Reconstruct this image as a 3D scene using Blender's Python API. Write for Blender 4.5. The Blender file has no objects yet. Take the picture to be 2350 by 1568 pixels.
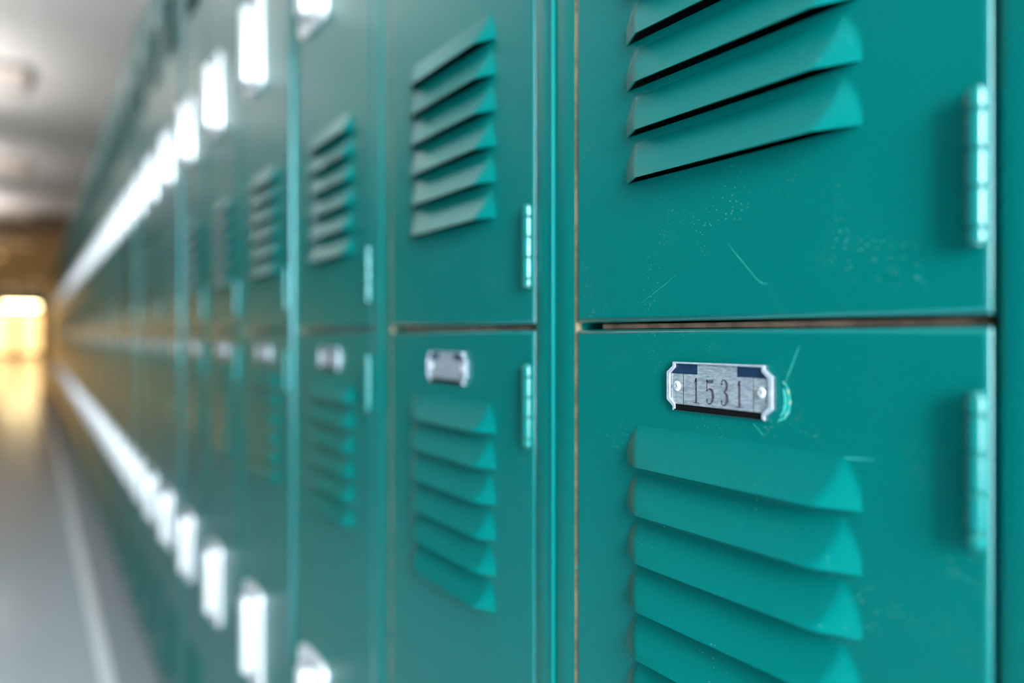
import bpy, bmesh, math, random
from mathutils import Vector
random.seed(7)
S = bpy.context.scene
COL = S.collection

# ------------------------------------------------------------------ camera
# axes: +x towards the locker fronts, +y along the corridor, z up (metres)
EYE = 0.98            # lens height
YAW = math.radians(30.74)   # camera turned from the corridor axis towards the lockers
WALL = 0.2963         # distance of the locker fronts from the lens
cam_d = bpy.data.cameras.new('camera')
cam_d.sensor_width = 36.0
cam_d.lens = 36.0 * 1850 / 2350
cam_d.shift_y = -16 / 2350
cam_d.clip_start = 0.02
cam_d.clip_end = 200
cam_d.dof.use_dof = True
cam_d.dof.focus_distance = 0.43
cam_d.dof.aperture_fstop = 2.4
cam_d.dof.aperture_blades = 0
cam = bpy.data.objects.new('camera', cam_d)
cam.location = (0, 0, EYE)
cam.rotation_euler = (math.pi / 2, 0, -YAW)
COL.objects.link(cam)
S.camera = cam

# ------------------------------------------------------------------ world, exposure, big lights
S.view_settings.view_transform = 'Standard'
S.view_settings.look = 'None'
S.view_settings.gamma = 1.0
S.view_settings.use_curve_mapping = False
S.view_settings.exposure = 0.0
world = bpy.data.worlds.new('world')
world.use_nodes = True
S.world = world
world.node_tree.nodes['Background'].inputs[0].default_value = (0.75, 0.85, 1.0, 1)
world.node_tree.nodes['Background'].inputs[1].default_value = 0.6

def area(name, loc, target, sx, sy, power, color):
    d = bpy.data.lights.new(name, 'AREA')
    d.shape = 'RECTANGLE'; d.size = sx; d.size_y = sy
    d.energy = power; d.color = color
    o = bpy.data.objects.new(name, d)
    o.location = loc
    o.rotation_euler = (Vector(target) - Vector(loc)).to_track_quat('-Z', 'Y').to_euler()
    COL.objects.link(o)
    return o

# key light from behind, inferred from the hinge shadows; its entrance door is added
area('rear_key_light', (-0.46, -2.5, 1.40), (0.0, 1.0, 1.0), 0.7, 1.95, 370, (0.80, 0.92, 1.0))

# ------------------------------------------------------------------ materials
def srgb(r, g, b):
    f = lambda c: (c / 255 / 12.92) if c / 255 <= 0.04045 else ((c / 255 + 0.055) / 1.055) ** 2.4
    return (f(r), f(g), f(b), 1.0)

def mat(name, color, rough=0.5, metal=0.0, spec=0.5, coat=0.0):
    m = bpy.data.materials.new(name)
    m.use_nodes = True
    b = m.node_tree.nodes['Principled BSDF']
    b.inputs['Base Color'].default_value = color
    b.inputs['Roughness'].default_value = rough
    b.inputs['Metallic'].default_value = metal
    b.inputs['Specular IOR Level'].default_value = spec
    b.inputs['Coat Weight'].default_value = coat
    return m

def nodes(m):
    nt = m.node_tree
    return nt, nt.nodes, nt.links, nt.nodes['Principled BSDF']

def noise_mix(m, c1, c2, scale, detail=4, lo=0.4, hi=0.6, stretch=None, bump=0.0, bump_scale=None, rough=None):
    nt, N, L, b = nodes(m)
    tc = N.new('ShaderNodeTexCoord')
    src = tc.outputs['Object']
    if stretch:
        mp = N.new('ShaderNodeMapping'); mp.inputs['Scale'].default_value = stretch
        L.new(src, mp.inputs['Vector']); src = mp.outputs['Vector']
    n = N.new('ShaderNodeTexNoise'); n.inputs['Scale'].default_value = scale; n.inputs['Detail'].default_value = detail
    L.new(src, n.inputs['Vector'])
    r = N.new('ShaderNodeMapRange'); r.inputs['From Min'].default_value = lo; r.inputs['From Max'].default_value = hi
    L.new(n.outputs['Fac'], r.inputs['Value'])
    mx = N.new('ShaderNodeMix'); mx.data_type = 'RGBA'
    mx.inputs['A'].default_value = c1; mx.inputs['B'].default_value = c2
    L.new(r.outputs['Result'], mx.inputs['Factor'])
    L.new(mx.outputs['Result'], b.inputs['Base Color'])
    if rough:
        rr = N.new('ShaderNodeMapRange'); rr.inputs['To Min'].default_value = rough[0]; rr.inputs['To Max'].default_value = rough[1]
        L.new(n.outputs['Fac'], rr.inputs['Value']); L.new(rr.outputs['Result'], b.inputs['Roughness'])
    if bump:
        n2 = N.new('ShaderNodeTexNoise'); n2.inputs['Scale'].default_value = bump_scale or scale * 4
        L.new(src, n2.inputs['Vector'])
        bp = N.new('ShaderNodeBump'); bp.inputs['Strength'].default_value = bump; bp.inputs['Distance'].default_value = 0.001
        L.new(n2.outputs['Fac'], bp.inputs['Height']); L.new(bp.outputs['Normal'], b.inputs['Normal'])
    return mx, src

def make_paint(name, coat=0.0):
    m = mat(name, (0, .25, .22, 1), 0.3, spec=0.30, coat=coat)
    nt, N, L, b = nodes(m)
    mx, src = noise_mix(m, (0.000, 0.117, 0.105, 1), (0.000, 0.127, 0.115, 1), 3, 1, 0.1, 0.9,
                        bump=0.10, bump_scale=900, rough=(0.285, 0.34))
    b.inputs['Specular Tint'].default_value = (0.25, 0.92, 1.0, 1)
    # pale dust specks and lint: voronoi dots, sparse, gathered by a broad noise
    prev = mx.outputs['Result']
    for sc, rad, keep, seed, opac in ((700, 0.15, 0.57, 0.0, 0.7), (1500, 0.17, 0.60, 5.0, 0.5)):
        mp = N.new('ShaderNodeMapping'); mp.inputs['Location'].default_value = (seed, seed, seed)
        L.new(src, mp.inputs['Vector'])
        v = N.new('ShaderNodeTexVoronoi'); v.inputs['Scale'].default_value = sc
        L.new(mp.outputs['Vector'], v.inputs['Vector'])
        lt = N.new('ShaderNodeMath'); lt.operation = 'LESS_THAN'; lt.inputs[1].default_value = rad
        L.new(v.outputs['Distance'], lt.inputs[0])
        sep = N.new('ShaderNodeSeparateColor'); L.new(v.outputs['Color'], sep.inputs['Color'])
        gt = N.new('ShaderNodeMath'); gt.operation = 'GREATER_THAN'; gt.inputs[1].default_value = 0.90
        L.new(sep.outputs['Red'], gt.inputs[0])
        big = N.new('ShaderNodeTexNoise'); big.inputs['Scale'].default_value = 26
        L.new(mp.outputs['Vector'], big.inputs['Vector'])
        gb = N.new('ShaderNodeMapRange'); gb.interpolation_type = 'SMOOTHSTEP'
        gb.inputs['From Min'].default_value = keep - 0.06; gb.inputs['From Max'].default_value = keep + 0.16
        L.new(big.outputs['Fac'], gb.inputs['Value'])
        a = N.new('ShaderNodeMath'); a.operation = 'MULTIPLY'; L.new(lt.outputs[0], a.inputs[0]); L.new(gt.outputs[0], a.inputs[1])
        c = N.new('ShaderNodeMath'); c.operation = 'MULTIPLY'; L.new(a.outputs[0], c.inputs[0]); L.new(gb.outputs[0], c.inputs[1])
        d = N.new('ShaderNodeMath'); d.operation = 'MULTIPLY'; L.new(c.outputs[0], d.inputs[0]); d.inputs[1].default_value = opac
        m2 = N.new('ShaderNodeMix'); m2.data_type = 'RGBA'; m2.inputs['B'].default_value = (0.45, 0.72, 0.66, 1)
        L.new(prev, m2.inputs['A']); L.new(d.outputs[0], m2.inputs['Factor'])
        prev = m2.outputs['Result']
    L.new(prev, b.inputs['Base Color'])
    return m
PAINT = make_paint('teal_enamel')
GLOSS = make_paint('worn_glossy_teal_enamel', 1.0)
GLOSS.node_tree.nodes['Principled BSDF'].inputs['Coat Roughness'].default_value = 0.14
GLOSS.node_tree.nodes['Principled BSDF'].inputs['Coat Tint'].default_value = (0.9, 0.97, 1.0, 1)
WORN = mat('dusty_bare_edge', srgb(150, 118, 92), 0.8); noise_mix(WORN, srgb(160, 138, 102), srgb(114, 100, 74), 90)
SHELFM = mat('brown_shelf_edge', srgb(110, 84, 68), 0.8); noise_mix(SHELFM, srgb(120, 92, 76), srgb(86, 66, 54), 70)
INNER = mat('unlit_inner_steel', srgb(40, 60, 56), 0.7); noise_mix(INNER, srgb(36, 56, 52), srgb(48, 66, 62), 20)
PLATE = mat('brushed_aluminium', srgb(190, 198, 205), 0.38, 0.5)
noise_mix(PLATE, srgb(146, 156, 166), srgb(180, 188, 196), 260, 5, stretch=(1, 1, 4), bump=0.15, bump_scale=700, rough=(0.3, 0.5))
RIM = mat('polished_plate_rim', srgb(232, 234, 242), 0.33, 0.35); noise_mix(RIM, srgb(176, 183, 194), srgb(194, 200, 210), 300)
RIVET = mat('rivet_metal', srgb(228, 228, 230), 0.3, 0.6); noise_mix(RIVET, srgb(216, 216, 220), srgb(238, 238, 238), 400)
NAVY = mat('navy_enamel', srgb(6, 36, 66), 0.45); noise_mix(NAVY, srgb(4, 32, 60), srgb(12, 44, 74), 300)
BLACK = mat('black_slot', srgb(6, 6, 7), 0.85, 0, 0.1); noise_mix(BLACK, srgb(4, 4, 5), srgb(10, 10, 11), 300)
DIGIT = mat('stamped_digit_ink', srgb(70, 62, 76), 0.5, 0.3); noise_mix(DIGIT, srgb(50, 44, 58), srgb(104, 96, 108), 700)
HANDLE = mat('satin_nickel', srgb(240, 240, 240), 0.33, 0.35); noise_mix(HANDLE, srgb(216, 216, 220), srgb(232, 232, 232), 60, stretch=(1, 1, 6))
CUP = mat('nickel_cup', srgb(206, 203, 202), 0.4, 0.6); noise_mix(CUP, srgb(196, 193, 192), srgb(214, 211, 209), 60)
SCRATCH = mat('pale_scratch', srgb(40, 170, 160), 0.5); noise_mix(SCRATCH, srgb(30, 160, 150), srgb(70, 185, 172), 500)
CHIP = mat('chipped_paint_ring', srgb(60, 186, 172), 0.3); noise_mix(CHIP, srgb(30, 170, 158), srgb(150, 196, 176), 260, 4, 0.42, 0.62)

LIP = mat('metallic_teal_lip', (0.14, 0.36, 0.36, 1), 0.25, 0.9); noise_mix(LIP, (0.09, 0.19, 0.205, 1), (0.11, 0.22, 0.235, 1), 60)
FLOOR = mat('polished_terrazzo', srgb(158, 168, 174), 0.2)
noise_mix(FLOOR, srgb(176, 187, 193), srgb(190, 199, 204), 60, 6, bump=0.05, bump_scale=40, rough=(0.10, 0.20))
PALE = mat('pale_strip', srgb(236, 236, 236), 0.3); noise_mix(PALE, srgb(240, 240, 242), srgb(248, 248, 248), 30)
COVE = mat('dark_border', srgb(112, 120, 122), 0.35); noise_mix(COVE, srgb(138, 148, 154), srgb(152, 160, 165), 80)
WALLM = mat('wall_paint', srgb(196, 192, 184), 0.7); noise_mix(WALLM, srgb(190, 187, 179), srgb(202, 198, 190), 5, bump=0.1, bump_scale=120)
WALLD = mat('dark_wall_paint', srgb(86, 112, 110), 0.6); noise_mix(WALLD, srgb(82, 108, 106), srgb(90, 116, 114), 5, bump=0.1, bump_scale=120)
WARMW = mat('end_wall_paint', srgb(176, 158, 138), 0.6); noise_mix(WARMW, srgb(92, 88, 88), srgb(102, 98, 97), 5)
CEIL_SHADE = mat('painted_ceiling_shade', srgb(96, 96, 104), 0.7); noise_mix(CEIL_SHADE, srgb(92, 92, 100), srgb(102, 102, 110), 4, stretch=(1, 6, 1))  # darker far ceiling colour, stands in for shade
DOORM = mat('varnished_door', srgb(170, 120, 70), 0.4); noise_mix(DOORM, srgb(160, 112, 64), srgb(180, 128, 76), 6, stretch=(8, 8, 1))
METAL = mat('grey_metal', srgb(150, 150, 150), 0.4, 0.8); noise_mix(METAL, srgb(140, 140, 140), srgb(160, 160, 160), 40)

def ceiling_mat():
    m = mat('ceiling_tile', srgb(214, 210, 206), 0.8)
    nt, N, L, b = nodes(m)
    tc = N.new('ShaderNodeTexCoord')
    br = N.new('ShaderNodeTexBrick'); br.offset = 0
    br.inputs['Scale'].default_value = 1.0
    br.inputs['Color1'].default_value = srgb(230, 226, 223); br.inputs['Color2'].default_value = srgb(222, 218, 216)
    br.inputs['Mortar'].default_value = srgb(238, 236, 234)
    br.inputs['Mortar Size'].default_value = 0.012
    br.inputs['Brick Width'].default_value = 0.6; br.inputs['Row Height'].default_value = 0.6
    L.new(tc.outputs['Object'], br.inputs['Vector']); L.new(br.outputs['Color'], b.inputs['Base Color'])
    n = N.new('ShaderNodeTexNoise'); n.inputs['Scale'].default_value = 300
    bp = N.new('ShaderNodeBump'); bp.inputs['Strength'].default_value = 0.2; bp.inputs['Distance'].default_value = 0.002
    L.new(tc.outputs['Object'], n.inputs['Vector']); L.new(n.outputs['Fac'], bp.inputs['Height']); L.new(bp.outputs['Normal'], b.inputs['Normal'])
    return m
CEIL = ceiling_mat()

def emit(name, color, strength):
    m = mat(name, color, 0.4)
    nt, N, L, b = nodes(m)
    b.inputs['Emission Strength'].default_value = strength
    tc = N.new('ShaderNodeTexCoord')
    n = N.new('ShaderNodeTexNoise'); n.inputs['Scale'].default_value = 2.0
    L.new(tc.outputs['Object'], n.inputs['Vector'])
    mx = N.new('ShaderNodeMix'); mx.data_type = 'RGBA'
    mx.inputs['A'].default_value = color; mx.inputs['B'].default_value = tuple(c * 0.88 for c in color[:3]) + (1,)
    L.new(n.outputs['Fac'], mx.inputs['Factor'])
    L.new(mx.outputs['Result'], b.inputs['Emission Color'])
    return m
LIT = emit('fill_lower_lens', (1.0, 0.97, 0.94, 1), 2.2)
LIT_UP = emit('fill_upper_lens', (1.0, 0.95, 0.91, 1), 36.0)  # upward glow of the added lamps, brightens the ceiling
LIT_SOFT = emit('weak_fill_upper_lens', (1.0, 0.93, 0.89, 1), 18.0)
LIT_FAINT = emit('weak_fill_lower_lens', (1.0, 0.93, 0.88, 1), 0.7)
DIM = mat('unlit_troffer_lens', srgb(226, 214, 208), 0.3); noise_mix(DIM, srgb(222, 210, 204), srgb(230, 219, 213), 8)
GLOW = emit('warm_lit_glass', (1.0, 0.66, 0.28, 1), 2.8)
DAYGLASS = emit('added_day_glow', (0.8, 0.92, 1.0, 1), 6.0)  # glow for the added door behind the camera
GLOW2 = emit('added_warm_glow', (1.0, 0.55, 0.17, 1), 5.5)  # glow for the added left-wall doors
LAMP = emit('warm_lamp_tube', (1.0, 0.80, 0.42, 1), 30.0)
BULB = emit('warm_downlight', (1.0, 0.60, 0.30, 1), 5.0)

# ------------------------------------------------------------------ mesh helpers
def box(bm, x0, x1, y0, y1, z0, z1, mi=0, bevel=0.0, seg=2):
    vs = [bm.verts.new((x, y, z)) for x in (x0, x1) for y in (y0, y1) for z in (z0, z1)]
    q = ((0, 1, 3, 2), (4, 6, 7, 5), (0, 4, 5, 1), (2, 3, 7, 6), (0, 2, 6, 4), (1, 5, 7, 3))
    fs = [bm.faces.new([vs[i] for i in f]) for f in q]
    if bevel:
        r = bmesh.ops.bevel(bm, geom=list({e for f in fs for e in f.edges}), offset=bevel, segments=seg, affect='EDGES', profile=0.5)
        fs = list({f for f in r['faces']} | {f for f in fs if f.is_valid})
    for f in fs:
        f.material_index = mi
    return fs

def prism(bm, pts, x0, x1, mi=0):
    """extrude a (y, z) outline between x0 and x1"""
    a = [bm.verts.new((x0, y, z)) for y, z in pts]
    b = [bm.verts.new((x1, y, z)) for y, z in pts]
    n = len(pts)
    fs = [bm.faces.new(a), bm.faces.new(b[::-1])]
    fs += [bm.faces.new((a[i], b[i], b[(i + 1) % n], a[(i + 1) % n])) for i in range(n)]
    for f in fs:
        f.material_index = mi
    return fs

def cyl(bm, cy, cz0, cz1, cx, r, n=24, mi=0, round_end=0.0):
    """vertical cylinder with slightly rounded ends"""
    prof = [(cz0, 0.0), (cz0, r - round_end), (cz0 + round_end, r), (cz1 - round_end, r), (cz1, r - round_end), (cz1, 0.0)]
    rings = []
    for z, rr in prof:
        if rr == 0:
            rings.append([bm.verts.new((cx, cy, z))])
        else:
            rings.append([bm.verts.new((cx + rr * math.cos(2 * math.pi * k / n), cy + rr * math.sin(2 * math.pi * k / n), z)) for k in range(n)])
    for a, b in zip(rings, rings[1:]):
        for k in range(n):
            k2 = (k + 1) % n
            if len(a) == 1: f = bm.faces.new((a[0], b[k2], b[k]))
            elif len(b) == 1: f = bm.faces.new((a[k], a[k2], b[0]))
            else: f = bm.faces.new((a[k], a[k2], b[k2], b[k]))
            f.material_index = mi

def dome(bm, cy, cz, x0, r, h, n=24, m=6, mi=0, hole=True):
    """rivet head: low dome bulging towards -x, with a little dimple"""
    prof = [(r * math.cos(a), h * math.sin(a)) for a in [math.pi / 2 * k / m for k in range(m)]]
    if hole:
        prof = [p for p in prof if p[0] > r * 0.3] + [(r * 0.26, h * 0.9), (r * 0.2, h * 0.4)]
    rings = [[bm.verts.new((x0 - d, cy + rr * math.cos(2 * math.pi * k / n), cz + rr * math.sin(2 * math.pi * k / n))) for k in range(n)] for rr, d in prof]
    for a, b in zip(rings, rings[1:]):
        for k in range(n):
            f = bm.faces.new((a[k], a[(k + 1) % n], b[(k + 1) % n], b[k])); f.material_index = mi
    f = bm.faces.new(rings[-1]); f.material_index = mi

def stroke(bm, pts, x, thick, mi):
    """flat brush stroke on a face of constant x; pts = (y, z, half width)"""
    L, R = [], []
    n = len(pts)
    for i, (y, z, w) in enumerate(pts):
        a = pts[max(i - 1, 0)]; b = pts[min(i + 1, n - 1)]
        d = Vector((b[0] - a[0], b[1] - a[1])).normalized()
        L.append((y - d.y * w, z + d.x * w)); R.append((y + d.y * w, z - d.x * w))
    for i in range(n - 1):
        vs = [bm.verts.new((x, *p)) for p in (L[i], L[i + 1], R[i + 1], R[i])]
        f = bm.faces.new(vs); f.material_index = mi

def to_mesh(name, bm, mats, smooth=35, recalc=True):
    if recalc:
        bmesh.ops.recalc_face_normals(bm, faces=bm.faces)
    me = bpy.data.meshes.new(name)
    bm.to_mesh(me); bm.free()
    for m in mats:
        me.materials.append(m)
    if smooth:
        me.shade_smooth()
        me.set_sharp_from_angle(angle=math.radians(smooth))
    return me

def obj(name, me, parent=None, loc=(0, 0, 0), label=None):
    o = bpy.data.objects.new(name, me)
    o.location = loc
    o.parent = parent
    if label: o['label'] = label
    COL.objects.link(o)
    return o

def empty(name, loc, label, cat, group=None):
    o = bpy.data.objects.new(name, None)
    o.location = loc; o.empty_display_size = 0.1
    o['label'] = label; o['category'] = cat
    if group: o['group'] = group
    COL.objects.link(o)
    return o

def struct(name, bm, mats, loc=(0, 0, 0), smooth=0):
    o = obj(name, to_mesh(name, bm, mats, smooth), None, loc)
    o['kind'] = 'structure'
    return o

# ------------------------------------------------------------------ room shell
H = 2.70
XL, XR = -2.4, WALL + 0.335
Y0, Y1 = -2.6, 42.0
bm = bmesh.new(); box(bm, XL - .2, XR + .2, Y0 - .2, Y1 + .2, -0.10, 0.0); struct('floor', bm, [FLOOR])
bm = bmesh.new(); box(bm, XL - .2, XR + .2, Y0 - .2, 13.2, H, H + 0.10)
# far ceiling: shade painted in as a darker colour against the orange glow
box(bm, XL - .2, XR + .2, 13.2, Y1 + .2, H, H + 0.10, 1); struct('ceiling', bm, [CEIL, CEIL_SHADE])
bm = bmesh.new(); box(bm, XL - .2, XL, Y0, Y1, 0, H); struct('wall_left', bm, [WALLD])
bm = bmesh.new(); box(bm, XR, XR + .2, Y0, Y1, 0, H); struct('wall_right', bm, [WALLM])
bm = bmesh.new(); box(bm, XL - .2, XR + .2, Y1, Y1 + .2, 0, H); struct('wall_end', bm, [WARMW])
bm = bmesh.new(); box(bm, XL - .2, XR + .2, Y0 - .2, Y0, 0, H); struct('wall_rear', bm, [WALLD])
NL = 44
PITCH = 0.308
SEAM0 = 0.4445 - PITCH          # near end of the row
YEND = SEAM0 + NL * PITCH
# pale strip let into the floor in front of the row, and the dark border between it and the lockers
bm = bmesh.new(); box(bm, 0.165, 0.200, Y0, Y1, 0.0, 0.0012); o = struct('trim_1', bm, [PALE])
bm = bmesh.new(); box(bm, 0.200, WALL + 0.02, Y0, Y1, 0.0, 0.0008); o = struct('trim_2', bm, [COVE])

# glazed double door at the far end, lit from behind by warm light
bm = bmesh.new()
for y0, y1 in ((-1.75, -1.66), (0.36, 0.45), (-0.68, -0.62)):
    box(bm, y0, y1, Y1 - .06, Y1, 0, 2.12, 0, 0.006)
box(bm, -1.75, 0.45, Y1 - .06, Y1, 2.10, 2.20, 0, 0.006)
d1 = struct('door_1', bm, [DOORM])
for x0, x1, nm in ((-1.66, -0.68, 'a'), (-0.62, 0.36, 'b')):
    bm = bmesh.new()
    box(bm, x0, x0 + .10, Y1 - .05, Y1 - .005, 0.01, 2.10, 0, 0.004); box(bm, x1 - .10, x1, Y1 - .05, Y1 - .005, 0.01, 2.10, 0, 0.004)
    box(bm, x0 + .10, x1 - .10, Y1 - .05, Y1 - .005, 0.01, 0.22, 0, 0.004); box(bm, x0 + .10, x1 - .10, Y1 - .05, Y1 - .005, 1.98, 2.10, 0, 0.004)
    box(bm, x0 + .10, x1 - .10, Y1 - .05, Y1 - .005, 0.98, 1.06, 0, 0.004)
    leaf = obj('door_leaf', to_mesh('door_leaf', bm, [DOORM]), d1)
    bm = bmesh.new()
    box(bm, x0 + .10, x1 - .10, Y1 - .03, Y1 - .02, 0.22, 0.98); box(bm, x0 + .10, x1 - .10, Y1 - .03, Y1 - .02, 1.06, 1.98)
    obj('glass', to_mesh('glass', bm, [GLOW], 0), leaf)

# unseen glowing doors, added far along the left wall for orange reflections
for n, yc in ((2, 18.6), (3, 23.0), (4, 28.0), (5, 34.0)):
    bm = bmesh.new()
    for y0, y1 in ((yc - 1.3, yc - 1.2), (yc + 1.2, yc + 1.3), (yc - .05, yc + .05)):
        box(bm, XL, XL + .06, y0, y1, 0, 2.1, 0, .006)
    box(bm, XL, XL + .06, yc - 1.3, yc + 1.3, 1.9, 2.1, 0, .006); box(bm, XL, XL + .06, yc - 1.3, yc + 1.3, 0, .15, 0, .006)
    d = struct('door_%d' % n, bm, [DOORM])
    bm = bmesh.new(); box(bm, XL + .02, XL + .03, yc - 1.2, yc - .05, .15, 1.9); box(bm, XL + .02, XL + .03, yc + .05, yc + 1.2, .15, 1.9)
    obj('glass', to_mesh('glass', bm, [GLOW2], 0), d)

# unseen glazed door added behind the photographer as a source for the key light
bm = bmesh.new()
for x0, x1 in ((-.94, -.84), (-.08, .02)):
    box(bm, x0, x1, Y0, Y0 + .07, 0, 2.5, 0, .006)
box(bm, -.94, .02, Y0, Y0 + .07, 2.4, 2.5, 0, .006); box(bm, -.84, -.08, Y0, Y0 + .07, 0, .38, 0, .006)
d = struct('door_6', bm, [METAL])
bm = bmesh.new(); box(bm, -.84, -.08, Y0 + .02, Y0 + .03, .38, 2.4)
obj('glass', to_mesh('glass', bm, [DAYGLASS], 0), d)

# long lamp fixed above that end of the corridor
lamp = empty('wall_lamp', (-0.45, 40.0, 2.18), 'long glowing warm lamp hanging at the bright far end of the corridor', 'lamp')
bm = bmesh.new(); box(bm, -0.68, 0.68, -0.07, 0.07, 0.05, 0.11, 0, 0.008); box(bm, -0.5, -0.48, -.01, .01, .11, H - 2.18); box(bm, 0.48, 0.5, -.01, .01, .11, H - 2.18)
obj('lamp_housing', to_mesh('lamp_housing', bm, [METAL]), lamp)
bm = bmesh.new(); box(bm, -0.64, 0.64, -0.06, 0.06, -0.06, 0.05, 0, 0.03, 3)
obj('lamp_tube', to_mesh('lamp_tube', bm, [LAMP]), lamp)

# ceiling troffers: lit above the photographer, switched off further down
def troffer_meshes():
    bm = bmesh.new()
    for a in ((-.61, .61, -.31, -.28), (-.61, .61, .28, .31), (-.61, -.58, -.28, .28), (.58, .61, -.28, .28)):
        box(bm, a[0], a[1], a[2], a[3], -0.025, 0, 0, 0.003)
    fr = to_mesh('troffer_frame', bm, [METAL])
    bm = bmesh.new(); box(bm, -.58, .58, -.28, .28, -0.016, -0.004)
    return fr, to_mesh('troffer_lens', bm, [DIM], 0)
FR, LENS = troffer_meshes()
for y, lab in ((6.3, 'pale rectangular troffer nearest in the ceiling at upper left'), (9.6, 'second pale ceiling troffer along the corridor, unlit'),
               (13.5, 'third pale ceiling troffer along the corridor, unlit'), (18.0, 'farthest pale ceiling troffer, in the brown shade of the corridor')):
    t = empty('ceiling_light', (-0.62, y, H), lab, 'ceiling light', 'troffers along the corridor ceiling')
    obj('troffer_frame', FR, t); obj('diffuser', LENS, t)
# unseen lamps added over the corridor to brighten the ceiling, shining up and down
bm = bmesh.new(); box(bm, -.10, .10, -.75, .75, -.012, .012, 0, .004)
for yy in (-.6, .6):
    box(bm, -.004, .004, yy - .004, yy + .004, .012, 0.60)
box(bm, -.10, .10, -.755, -.745, -.05, .06); box(bm, -.10, .10, .745, .755, -.05, .06)
box(bm, -.105, -.097, -.755, .755, -.012, .06); box(bm, .097, .105, -.755, .755, -.012, .06)
PEND = to_mesh('lamp_housing', bm, [METAL])
bm = bmesh.new(); box(bm, -.085, .085, -.74, .74, -.045, -.014, 0, .008); box(bm, -.085, .085, -.74, .74, .014, .030, 0, .006)
for f in bm.faces:
    f.material_index = 1 if f.calc_center_median().z > 0 else 0
PLENS = to_mesh('diffuser', bm, [LIT, LIT_UP])
PLENS_SOFT = PLENS.copy(); PLENS_SOFT.materials[1] = LIT_SOFT; PLENS_SOFT.materials[0] = LIT_FAINT
for y, lab in ((-1.4, 'added unseen lamp just behind the camera'), (3.7, 'added unseen lamp opposite the twelfth locker'), (6.2, 'added unseen lamp beside the first troffer'),
               (9.4, 'added unseen lamp beside the second troffer'), (12.4, 'added unseen lamp near the end of the locker row'),
               (16.0, 'added unseen lamp before the last troffer')):
    t = empty('added_pendant', (-0.72 if y < 14 else -1.3, y, H - 0.60), lab, 'ceiling light', 'unseen lamps added over the corridor for light')
    obj('lamp_housing', PEND, t); obj('diffuser', PLENS_SOFT if y > 8 else PLENS, t)
# small warm downlights far along
bm = bmesh.new(); cyl(bm, 0, -0.03, 0, 0, 0.09, 24, 0, 0.006); RING = to_mesh('trim_ring', bm, [METAL])
bm = bmesh.new(); cyl(bm, 0, -0.04, -0.028, 0, 0.065, 24, 0, 0.004); DISC = to_mesh('bulb', bm, [BULB])
for y, x, lab in ((20.5, -0.62, 'small warm ceiling downlight, nearest of the amber spots at left'), (30.0, 0.12, 'small warm ceiling downlight close above the end of the locker row'),
                  (35.0, -0.7, 'small warm ceiling downlight, farthest, just before the glowing lamp')):
    t = empty('downlight', (x, y, H), lab, 'ceiling light', 'warm downlights at the far end')
    obj('trim_ring', RING, t); obj('bulb', DISC, t)
    ld = bpy.data.lights.new('downlight_glow', 'SPOT'); ld.energy = 60; ld.color = (1.0, 0.6, 0.28); ld.spot_size = 2.4; ld.shadow_soft_size = 0.06
    lo = bpy.data.objects.new('downlight_glow', ld); lo.parent = t; lo.location = (0, 0, -0.06); COL.objects.link(lo)

# ------------------------------------------------------------------ locker parts
# local frame of a locker: origin at the floor on its near seam, y along the row, fronts at x = 0 (outward is -x)
DW = 0.2578           # door width
DY0 = 0.0245          # hinge edge of the door
LOW0 = EYE + 0.0030 - 0.905   # bottom of the lower door
UP0 = EYE + 0.0072            # bottom of the upper door
DH = 0.905
TOPZ = 2.01
LV_L, LV_H, LV_D, LV_E = 0.1545, 0.0222, 0.0092, 0.0186
LV_Y0 = 0.2136 - 0.161        # louvre start from the hinge edge
LV_P = 0.0267
LIPS = [DH - 0.0768 - k * LV_P for k in range(6)] + [0.0800 + k * LV_P for k in range(6)]

def smin(a, b, k=0.05):
    h = max(k - abs(a - b), 0) / k
    return min(a, b) - h * h * k * 0.25

def lv_depth(u, v):
    """u along the louvre in metres, v 0 (top) .. 1 (lip)"""
    e = min(u, LV_L - u) / LV_E
    if e < 1.0:
        cap = 1 - math.sqrt((1 - e) ** 2 + 0.84 * (1 - v) ** 2)
        q = smin(v, max(cap, 0.0) ** 0.8)
    else:
        q = v
    q = max(q, 0.0)
    return LV_D * (q ** 1.18 if q > 0 else 0)

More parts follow.
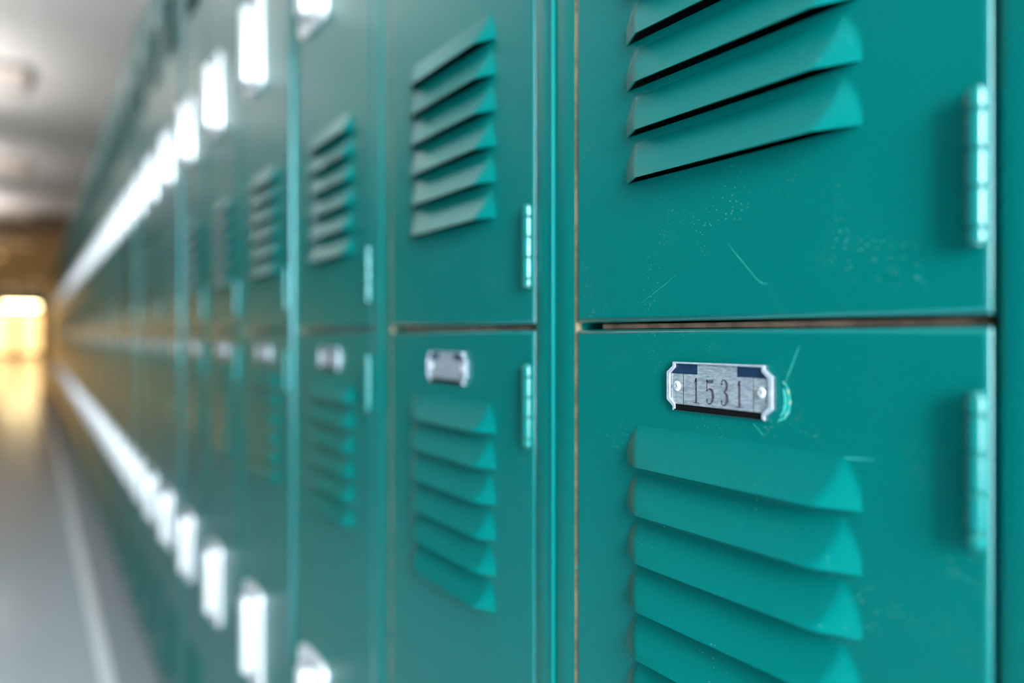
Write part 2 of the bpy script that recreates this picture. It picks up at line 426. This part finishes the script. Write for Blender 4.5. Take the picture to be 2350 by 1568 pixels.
def door_bm():
    bm = bmesh.new()
    r = 0.0030
    # flat sheet with louvre openings
    ys = [r, LV_Y0, LV_Y0 + LV_L, DW - r]
    holes = sorted((z, z + LV_H) for z in LIPS)
    zs = [r] + [z for h in holes for z in h] + [DH - r]
    for j in range(len(zs) - 1):
        for i in range(3):
            if i == 1 and any(abs(h[0] - zs[j]) < 1e-6 and abs(h[1] - zs[j + 1]) < 1e-6 for h in holes):
                continue
            bm.faces.new([bm.verts.new((0, y, z)) for y, z in ((ys[i], zs[j]), (ys[i + 1], zs[j]), (ys[i + 1], zs[j + 1]), (ys[i], zs[j + 1]))])
    # rolled edge and return flange
    loops = []
    for k in range(6):
        a = math.pi / 2 * k / 5
        ins, x = r - r * math.sin(a), r - r * math.cos(a)
        loops.append((ins, x))
    loops.append((0.0, 0.016))
    loops.append((0.012, 0.016))
    rings = [[bm.verts.new((x, y, z)) for y, z in ((i, i), (DW - i, i), (DW - i, DH - i), (i, DH - i))] for i, x in loops]
    for a, b in zip(rings, rings[1:]):
        for k in range(4):
            bm.faces.new((a[k], a[(k + 1) % 4], b[(k + 1) % 4], b[k])).material_index = 3
    # louvres
    ec = 12
    us = [LV_E * i / ec for i in range(ec)] + [LV_E + (LV_L - 2 * LV_E) * i / 6 for i in range(7)] + [LV_L - LV_E * (ec - 1 - i) / ec for i in range(ec)]
    nv = 10
    for z in LIPS:
        grid = []
        for j in range(nv + 1):
            v = j / nv
            grid.append([bm.verts.new((-lv_depth(u, v), LV_Y0 + u, z + LV_H * (1 - v))) for u in us])
        inner = [bm.verts.new((-max(lv_depth(u, 1) - 0.0011, -0.0008), LV_Y0 + u, z + 0.00005)) for u in us]
        inner2 = [bm.verts.new((-max(lv_depth(u, 0.6) - 0.0011, -0.0008), LV_Y0 + u, z + LV_H * 0.4)) for u in us]
        rows = grid + [inner, inner2]
        for a, b in zip(rows, rows[1:]):
            for i in range(len(us) - 1):
                bm.faces.new((a[i], a[i + 1], b[i + 1], b[i]))
    return bm

DOOR = to_mesh('locker_door', door_bm(), [PAINT, SCRATCH, CHIP, GLOSS], 38)

# the door with the readable plate also carries a few scratches and a ring of chipped enamel
def scratched_door(kind):
    bm = door_bm()
    bmesh.ops.recalc_face_normals(bm, faces=bm.faces)
    X = -0.00006
    def line(pts, w, mi=1):
        stroke(bm, [(y, z, w * (0.35 if i in (0, len(pts) - 1) else 1) * random.uniform(.7, 1.2)) for i, (y, z) in enumerate(pts)], X, 0, mi)
    yz = lambda px, py: (((637.7 / (px - 75)) - 0.1515) / 0.8595 - 0.161, (768 - py) / (px - 75) * 0.3447)
    if kind == 'lower':
        top = DH - 0.003
        at = lambda px, py: (yz(px, py)[0], top + yz(px, py)[1])
        line([at(*p) for p in ((1836, 792), (1826, 815), (1815, 845), (1806, 868), (1801, 884))], 0.00022)
        line([at(*p) for p in ((1900, 1044), (1930, 1050), (1965, 1053), (2008, 1056))], 0.00022)
        line([at(*p) for p in ((1728, 972), (1740, 985), (1752, 1000))], 0.00025)
        # enamel chipped off around the end of the plate
        ring = [at(*p) for p in ((1797, 876), (1806, 888), (1811, 905), (1813, 925), (1809, 945), (1800, 960), (1786, 966))]
        line(ring, 0.0008, 2)
        line([at(*p) for p in ((1798, 892), (1802, 908), (1803, 926), (1799, 945), (1790, 957))], 0.0011, 1)
        line([at(*p) for p in ((1318, 1300), (1322, 1304), (1326, 1302))], 0.0005)
    else:
        at = lambda px, py: (yz(px, py)[0], yz(px, py)[1] - 0.0072)
        line([at(*p) for p in ((1672, 560), (1684, 577), (1700, 596), (1718, 618), (1736, 640), (1748, 650), (1762, 652))], 0.00016)
        line([at(*p) for p in ((1470, 697), (1500, 673), (1530, 650), (1552, 630))], 0.00010)
    return to_mesh('locker_door_scratched', bm, [PAINT, SCRATCH, CHIP, GLOSS], 38, recalc=False)

# number plate, origin at its centre on the door face
PW, PH = 0.0722, 0.0259
def plate_outline(w, h, cut, ry=0.0):
    a, b = w / 2, h / 2
    n = 0.0047 - ry
    return [(-a + n, b), (a - n, b), (a - n, b - 0.0022), (a, b - 0.0056), (a, -b + 0.0056), (a - n, -b + 0.0022), (a - n, -b), (-a + n, -b), (-a + n, -b + 0.0022), (-a, -b + 0.0056), (-a, b - 0.0056), (-a + n, b - 0.0022)]

DIGITS = {
    '1': [[(-.0012, .0104, .0001), (-.0003, .0114, .00035), (.0000, .0128, .0004)], [(.0003, .0130, .0006), (.0003, .0004, .0006)], [(-.0019, .00025, .00025), (.0024, .00025, .00025)]],
    '5': [[(-.0017, .0128, .0002), (-.0017, .0118, .00075), (.0019, .0118, .00085), (.0023, .0128, .0002)], [(-.0018, .0118, .00025), (-.0020, .0066, .00025)],
          [(-.0020, .0066, .0002), (-.0010, .0076, .00030), (.0004, .0079, .00050), (.0017, .0070, .0008), (.0023, .0050, .0009), (.0020, .0026, .0008), (.0010, .0008, .0005), (-.0006, .0003, .0003), (-.0019, .0014, .0003)],
          [(-.0024, .0022, .0004), (-.0018, .0022, .0008), (-.0012, .0022, .0004)]],
    '3': [[(-.0017, .0118, .0003), (-.0006, .0129, .0003), (.0008, .0127, .0005), (.0018, .0112, .0008), (.0018, .0093, .0008), (.0010, .0077, .0005), (-.0003, .0070, .0003)],
          [(-.0003, .0070, .0003), (.0011, .0064, .0005), (.0021, .0048, .0009), (.0021, .0027, .0009), (.0011, .0008, .0005), (-.0005, .0003, .0003), (-.0018, .0013, .0003)],
          [(-.0021, .0109, .0004), (-.0015, .0109, .0008), (-.0009, .0109, .0004)], [(-.0022, .0022, .0004), (-.0016, .0022, .0008), (-.0010, .0022, .0004)]],
}

def smooth_path(p, n=5):
    if len(p) < 4: return p
    out = []
    for i in range(len(p) - 1):
        p0, p1, p2, p3 = p[max(i - 1, 0)], p[i], p[i + 1], p[min(i + 2, len(p) - 1)]
        for k in range(n):
            t = k / n
            out.append(tuple(0.5 * (2 * b + (c - a) * t + (2 * a - 5 * b + 4 * c - d) * t * t + (3 * b - a - 3 * c + d) * t ** 3) for a, b, c, d in zip(p0, p1, p2, p3)))
    out.append(p[-1])
    return out

def plate_mesh(number):
    bm = bmesh.new()
    T = 0.0012
    fs = prism(bm, plate_outline(PW, PH, 0), -T, 0.0, 0)
    # raised rim along the two ends and the top
    out = plate_outline(PW, PH, 0); inn = plate_outline(PW - 0.0044, PH - 0.0016, 0, 0.0006)
    rim = 0.0010
    n = len(out)
    for i in range(n):
        j = (i + 1) % n
        if i == 6:       # the bottom edge stays open
            continue
        o1, o2, i1, i2 = out[i], out[j], inn[i], inn[j]
        a = [bm.verts.new((-T - rim, *p)) for p in (o1, o2, i2, i1)]
        f = bm.faces.new(a); f.material_index = 1
        b = [bm.verts.new((-T, *p)) for p in (i1, i2)]
        f = bm.faces.new((a[3], a[2], b[1], b[0])); f.material_index = 1
        c = [bm.verts.new((-T * 0.2, *p)) for p in (o1, o2)]
        f = bm.faces.new((a[0], a[1], c[1], c[0])); f.material_index = 1
    X = -T - 0.00005
    def flat(y0, y1, z0, z1, mi, x=X):
        box(bm, x, -T + 0.0002, y0, y1, z0, z1, mi)
    for s in (-1, 1):
        pts = [(s * 0.0137, 0.0118), (s * 0.0302, 0.0118), (s * 0.0302, 0.0106), (s * 0.0335, 0.0074), (s * 0.0335, 0.0067), (s * 0.0137, 0.0067)]
        prism(bm, pts, X - 0.00004, -T + 0.0002, 3)
        flat(min(s * .0239, s * .0242), max(s * .0239, s * .0242), -0.0097, 0.0067, 4)
        flat(min(s * .0334, s * .0337), max(s * .0334, s * .0337), -0.0076, 0.0067, 4)
        stroke(bm, [(s * .0336, -.0075, .00015), (s * .0309, -.0103, .00015)], X - 0.00004, 0, 4)
        dome(bm, s * 0.0288, 0.0, -T, 0.0027, 0.0012, mi=2)
        f = bm.faces.new([bm.verts.new((-T - 0.00062, s * 0.0288 + 0.0006 * math.cos(a), 0.0006 * math.sin(a))) for a in [2 * math.pi * k / 12 for k in range(12)]])
        f.material_index = 5
    box(bm, -T - 0.0003, -T + 0.0002, -0.0312, 0.0312, -PH / 2 + 0.0001, -PH / 2 + 0.0034, 4)
    bmesh.ops.recalc_face_normals(bm, faces=bm.faces)
    if number:
        for k, ch in enumerate(number):
            cx = -0.0148 + 0.0099 * k           # rightwards as read; the row runs leftwards, so mirror
            for st in DIGITS[ch]:
                p = smooth_path(st)
                stroke(bm, [(-(cx + x), -0.0082 + z, w) for x, z, w in p], X - 0.00006, 0, 5)
    return to_mesh('number_plate', bm, [PLATE, RIM, RIVET, NAVY, BLACK, DIGIT], 40, recalc=False)
PLATE_BLANK = plate_mesh('')
PLATE_1531 = plate_mesh('1531')

# recessed handle: pressed rim, dished cup, finger lift; origin at its centre on the door face
HW, HH = 0.100, 0.150
def rrect(w, h, r, n=6):
    pts = []
    for cx, cz, a0 in ((w / 2 - r, h / 2 - r, 0), (-w / 2 + r, h / 2 - r, 90), (-w / 2 + r, -h / 2 + r, 180), (w / 2 - r, -h / 2 + r, 270)):
        for k in range(n + 1):
            a = math.radians(a0 + 90 * k / n)
            pts.append((cx + r * math.cos(a), cz + r * math.sin(a)))
    return pts
def handle_mesh():
    bm = bmesh.new()
    prof = [(0, 0.0), (0.0005, -0.0045), (0.002, -0.0062), (0.008, -0.0065), (0.010, -0.0052), (0.013, -0.0012), (0.022, -0.0006)]
    rings = []
    for ins, x in prof:
        rings.append([bm.verts.new((x, y, z)) for y, z in rrect(HW - 2 * ins, HH - 2 * ins, max(0.014 - ins * .5, 0.003))])
    for q, (a, b) in enumerate(zip(rings, rings[1:])):
        for k in range(len(a)):
            f = bm.faces.new((a[k], a[(k + 1) % len(a)], b[(k + 1) % len(a)], b[k])); f.material_index = 1 if q >= 4 else 0
    f = bm.faces.new(rings[-1]); f.material_index = 1
    bmesh.ops.recalc_face_normals(bm, faces=bm.faces)
    return to_mesh('handle_pan', bm, [HANDLE, CUP], 30, recalc=False)
def lift_mesh():
    bm = bmesh.new()
    box(bm, -0.021, 0.0, -0.010, 0.017, -0.058, 0.058, 0, 0.005, 3)
    return to_mesh('finger_lift', bm, [HANDLE], 40)
PAN, LIFT = handle_mesh(), lift_mesh()
bm = bmesh.new()
for f in ((PAN, 0), (LIFT, 0)):
    bm.from_mesh(f[0])
HANDLE_ME = to_mesh('handle', bm, [HANDLE, CUP], 35, recalc=False)

# five-knuckle hinge; origin at the middle of the barrel
HL = 0.0560
def hinge_mesh():
    bm = bmesh.new()
    cuts = [0.0, 0.1, 0.36, 0.61, 0.86, 1.0]
    for a, b in zip(cuts, cuts[1:]):
        cyl(bm, 0, -HL / 2 + HL * a + .0002, -HL / 2 + HL * b - .0002, 0, 0.0040, 28, 0, 0.0010)
    cyl(bm, 0, -HL / 2 - 0.0009, HL / 2 + 0.0009, 0, 0.0026, 20, 0, 0.0006)
    box(bm, 0.0026, 0.011, 0.0006, 0.0018, -HL / 2 + .0004, HL / 2 - .0004)      # leaf folded into the gap
    return to_mesh('hinge', bm, [GLOSS], 40)
HINGE = hinge_mesh()

# frame and body of one column
def frame_mesh(bead):
    bm = bmesh.new()
    g = 0.0022
    D = 0.300
    y0, y1 = 0.0006, PITCH - 0.0006
    a, b = DY0 - g, DY0 + DW + g * 0.9
    # posts
    box(bm, 0.0002, 0.030, y0, a, 0.06, TOPZ, 0, 0.0020, 3)
    box(bm, 0.0012, 0.030, b, y1, 0.06, TOPZ, 0, 0.0012, 3)
    if bead:      # folded cover lip on the near seam
        box(bm, -bead, 0.010, y0, y0 + 0.0022 + bead, 0.062, TOPZ - .002, 4 if bead > 0.001 else 0, min(0.0018, 0.0008 + bead * 0.4), 4)
    # header, sill, plinth
    box(bm, 0.0012, 0.030, a, b, UP0 + DH + 0.003, TOPZ, 0, 0.001, 2)
    box(bm, 0.0012, 0.030, a, b, 0.06, LOW0 - 0.003, 0, 0.001, 2)
    box(bm, 0.012, D, y0, y1, 0.0, 0.06, 0, 0.001, 2)
    # jamb stop seen as a dusty line in the latch-side gap
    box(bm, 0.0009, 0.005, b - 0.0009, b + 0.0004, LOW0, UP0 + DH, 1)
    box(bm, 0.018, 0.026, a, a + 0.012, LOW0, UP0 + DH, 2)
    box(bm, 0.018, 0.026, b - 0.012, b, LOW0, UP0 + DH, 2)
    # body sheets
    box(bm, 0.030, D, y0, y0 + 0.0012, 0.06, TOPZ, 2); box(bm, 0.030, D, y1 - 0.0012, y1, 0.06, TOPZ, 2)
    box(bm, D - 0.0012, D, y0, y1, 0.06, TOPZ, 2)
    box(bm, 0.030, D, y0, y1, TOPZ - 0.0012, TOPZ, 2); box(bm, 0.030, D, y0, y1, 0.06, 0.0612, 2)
    return to_mesh('locker_frame', bm, [PAINT, WORN, INNER, GLOSS, LIP], 40)
FRAME = frame_mesh(0)
FRAME_LIP = frame_mesh(0.0006)
FRAME_BEAD = frame_mesh(0.0030)
bm = bmesh.new()
box(bm, 0.0045, 0.297, 0.0030 + DY0, DY0 + DW - 0.022, EYE + 0.0034, EYE + 0.0062, 0, 0.0004, 1)
SHELF = to_mesh('shelf', bm, [SHELFM], 0)

PLATE_AT = (0, 0.2952 - 0.161, DH - 0.0304)
HANDLE_AT = (0, DW - 0.065, DH / 2 - 0.014)
# hinge barrels sit on the post-side corner of the door
HINGE_AT = [(-0.0026, 0.0036, DH - 0.0243 - HL / 2), (-0.0026, 0.0036, 0.0256 + HL / 2)]

def add_door(root, me, z, plate, label=None):
    d = obj('door', me, root, (0, DY0, z), label)
    p = obj('number_plate', plate, d, PLATE_AT)
    obj('handle', HANDLE_ME, d, HANDLE_AT, 'pale satin metal recessed handle')
    for h in HINGE_AT:
        obj('hinge', HINGE, d, h)
    return d, p

GROUP = 'teal double-tier lockers along the corridor'
def add_frame(root, bead):
    obj('frame', FRAME_LIP if bead else FRAME, root)
    obj('shelf', SHELF, root, (0, 0, 0), 'dusty brown shelf edge between the two doors')

first = empty('locker', (WALL, SEAM0, 0), 'nearest teal steel locker, sharp in focus, its lower door numbered 1531', 'locker', GROUP)
add_frame(first, False)
add_door(first, scratched_door('upper'), UP0, PLATE_BLANK, 'louvred upper door with one thin diagonal scratch')
_, p = add_door(first, scratched_door('lower'), LOW0, PLATE_1531, 'louvred lower door carrying the plate 1531')
p['label'] = 'aluminium number plate stamped 1531'

second = empty('locker', (WALL, SEAM0 + PITCH, 0), 'second teal locker, slightly blurred, next beyond the one numbered 1531', 'locker', GROUP)
add_frame(second, True)
add_door(second, DOOR, UP0, PLATE_BLANK); add_door(second, DOOR, LOW0, PLATE_BLANK)

def copy_tree(o, parent=None):
    c = o.copy(); COL.objects.link(c)
    c.parent = parent
    for ch in o.children:
        copy_tree(ch, c)
    return c

ORD = ['first', 'second', 'third', 'fourth', 'fifth', 'sixth', 'seventh', 'eighth', 'ninth', 'tenth', 'eleventh', 'twelfth', 'thirteenth', 'fourteenth',
       'fifteenth', 'sixteenth', 'seventeenth', 'eighteenth', 'nineteenth']
TENS = {2: 'twent', 3: 'thirt', 4: 'fort'}
def ordinal(n):
    if n < 20: return ORD[n - 1]
    t, u = divmod(n, 10)
    return TENS[t] + ('ieth' if u == 0 else 'y-' + ORD[u - 1])
BEADS = {1, 3, 6}
def has_bead(k):
    return k in BEADS or (k > 6 and k % 3 == 0)
for k in range(2, NL):
    c = copy_tree(second)
    c.location = (WALL, SEAM0 + k * PITCH, 0)
    for ch in c.children:
        if ch.name.startswith('frame'):
            ch.data = FRAME_BEAD if has_bead(k) else FRAME
    if k == NL - 1:
        c['label'] = 'last teal locker, at the far glowing end of the row'
    elif k < 8:
        c['label'] = ordinal(k + 1) + ' teal locker along the row, counting the one numbered 1531 as first, blurred'
    else:
        c['label'] = ordinal(k + 1) + ' teal locker along the row from the numbered one, lost in deep blur'
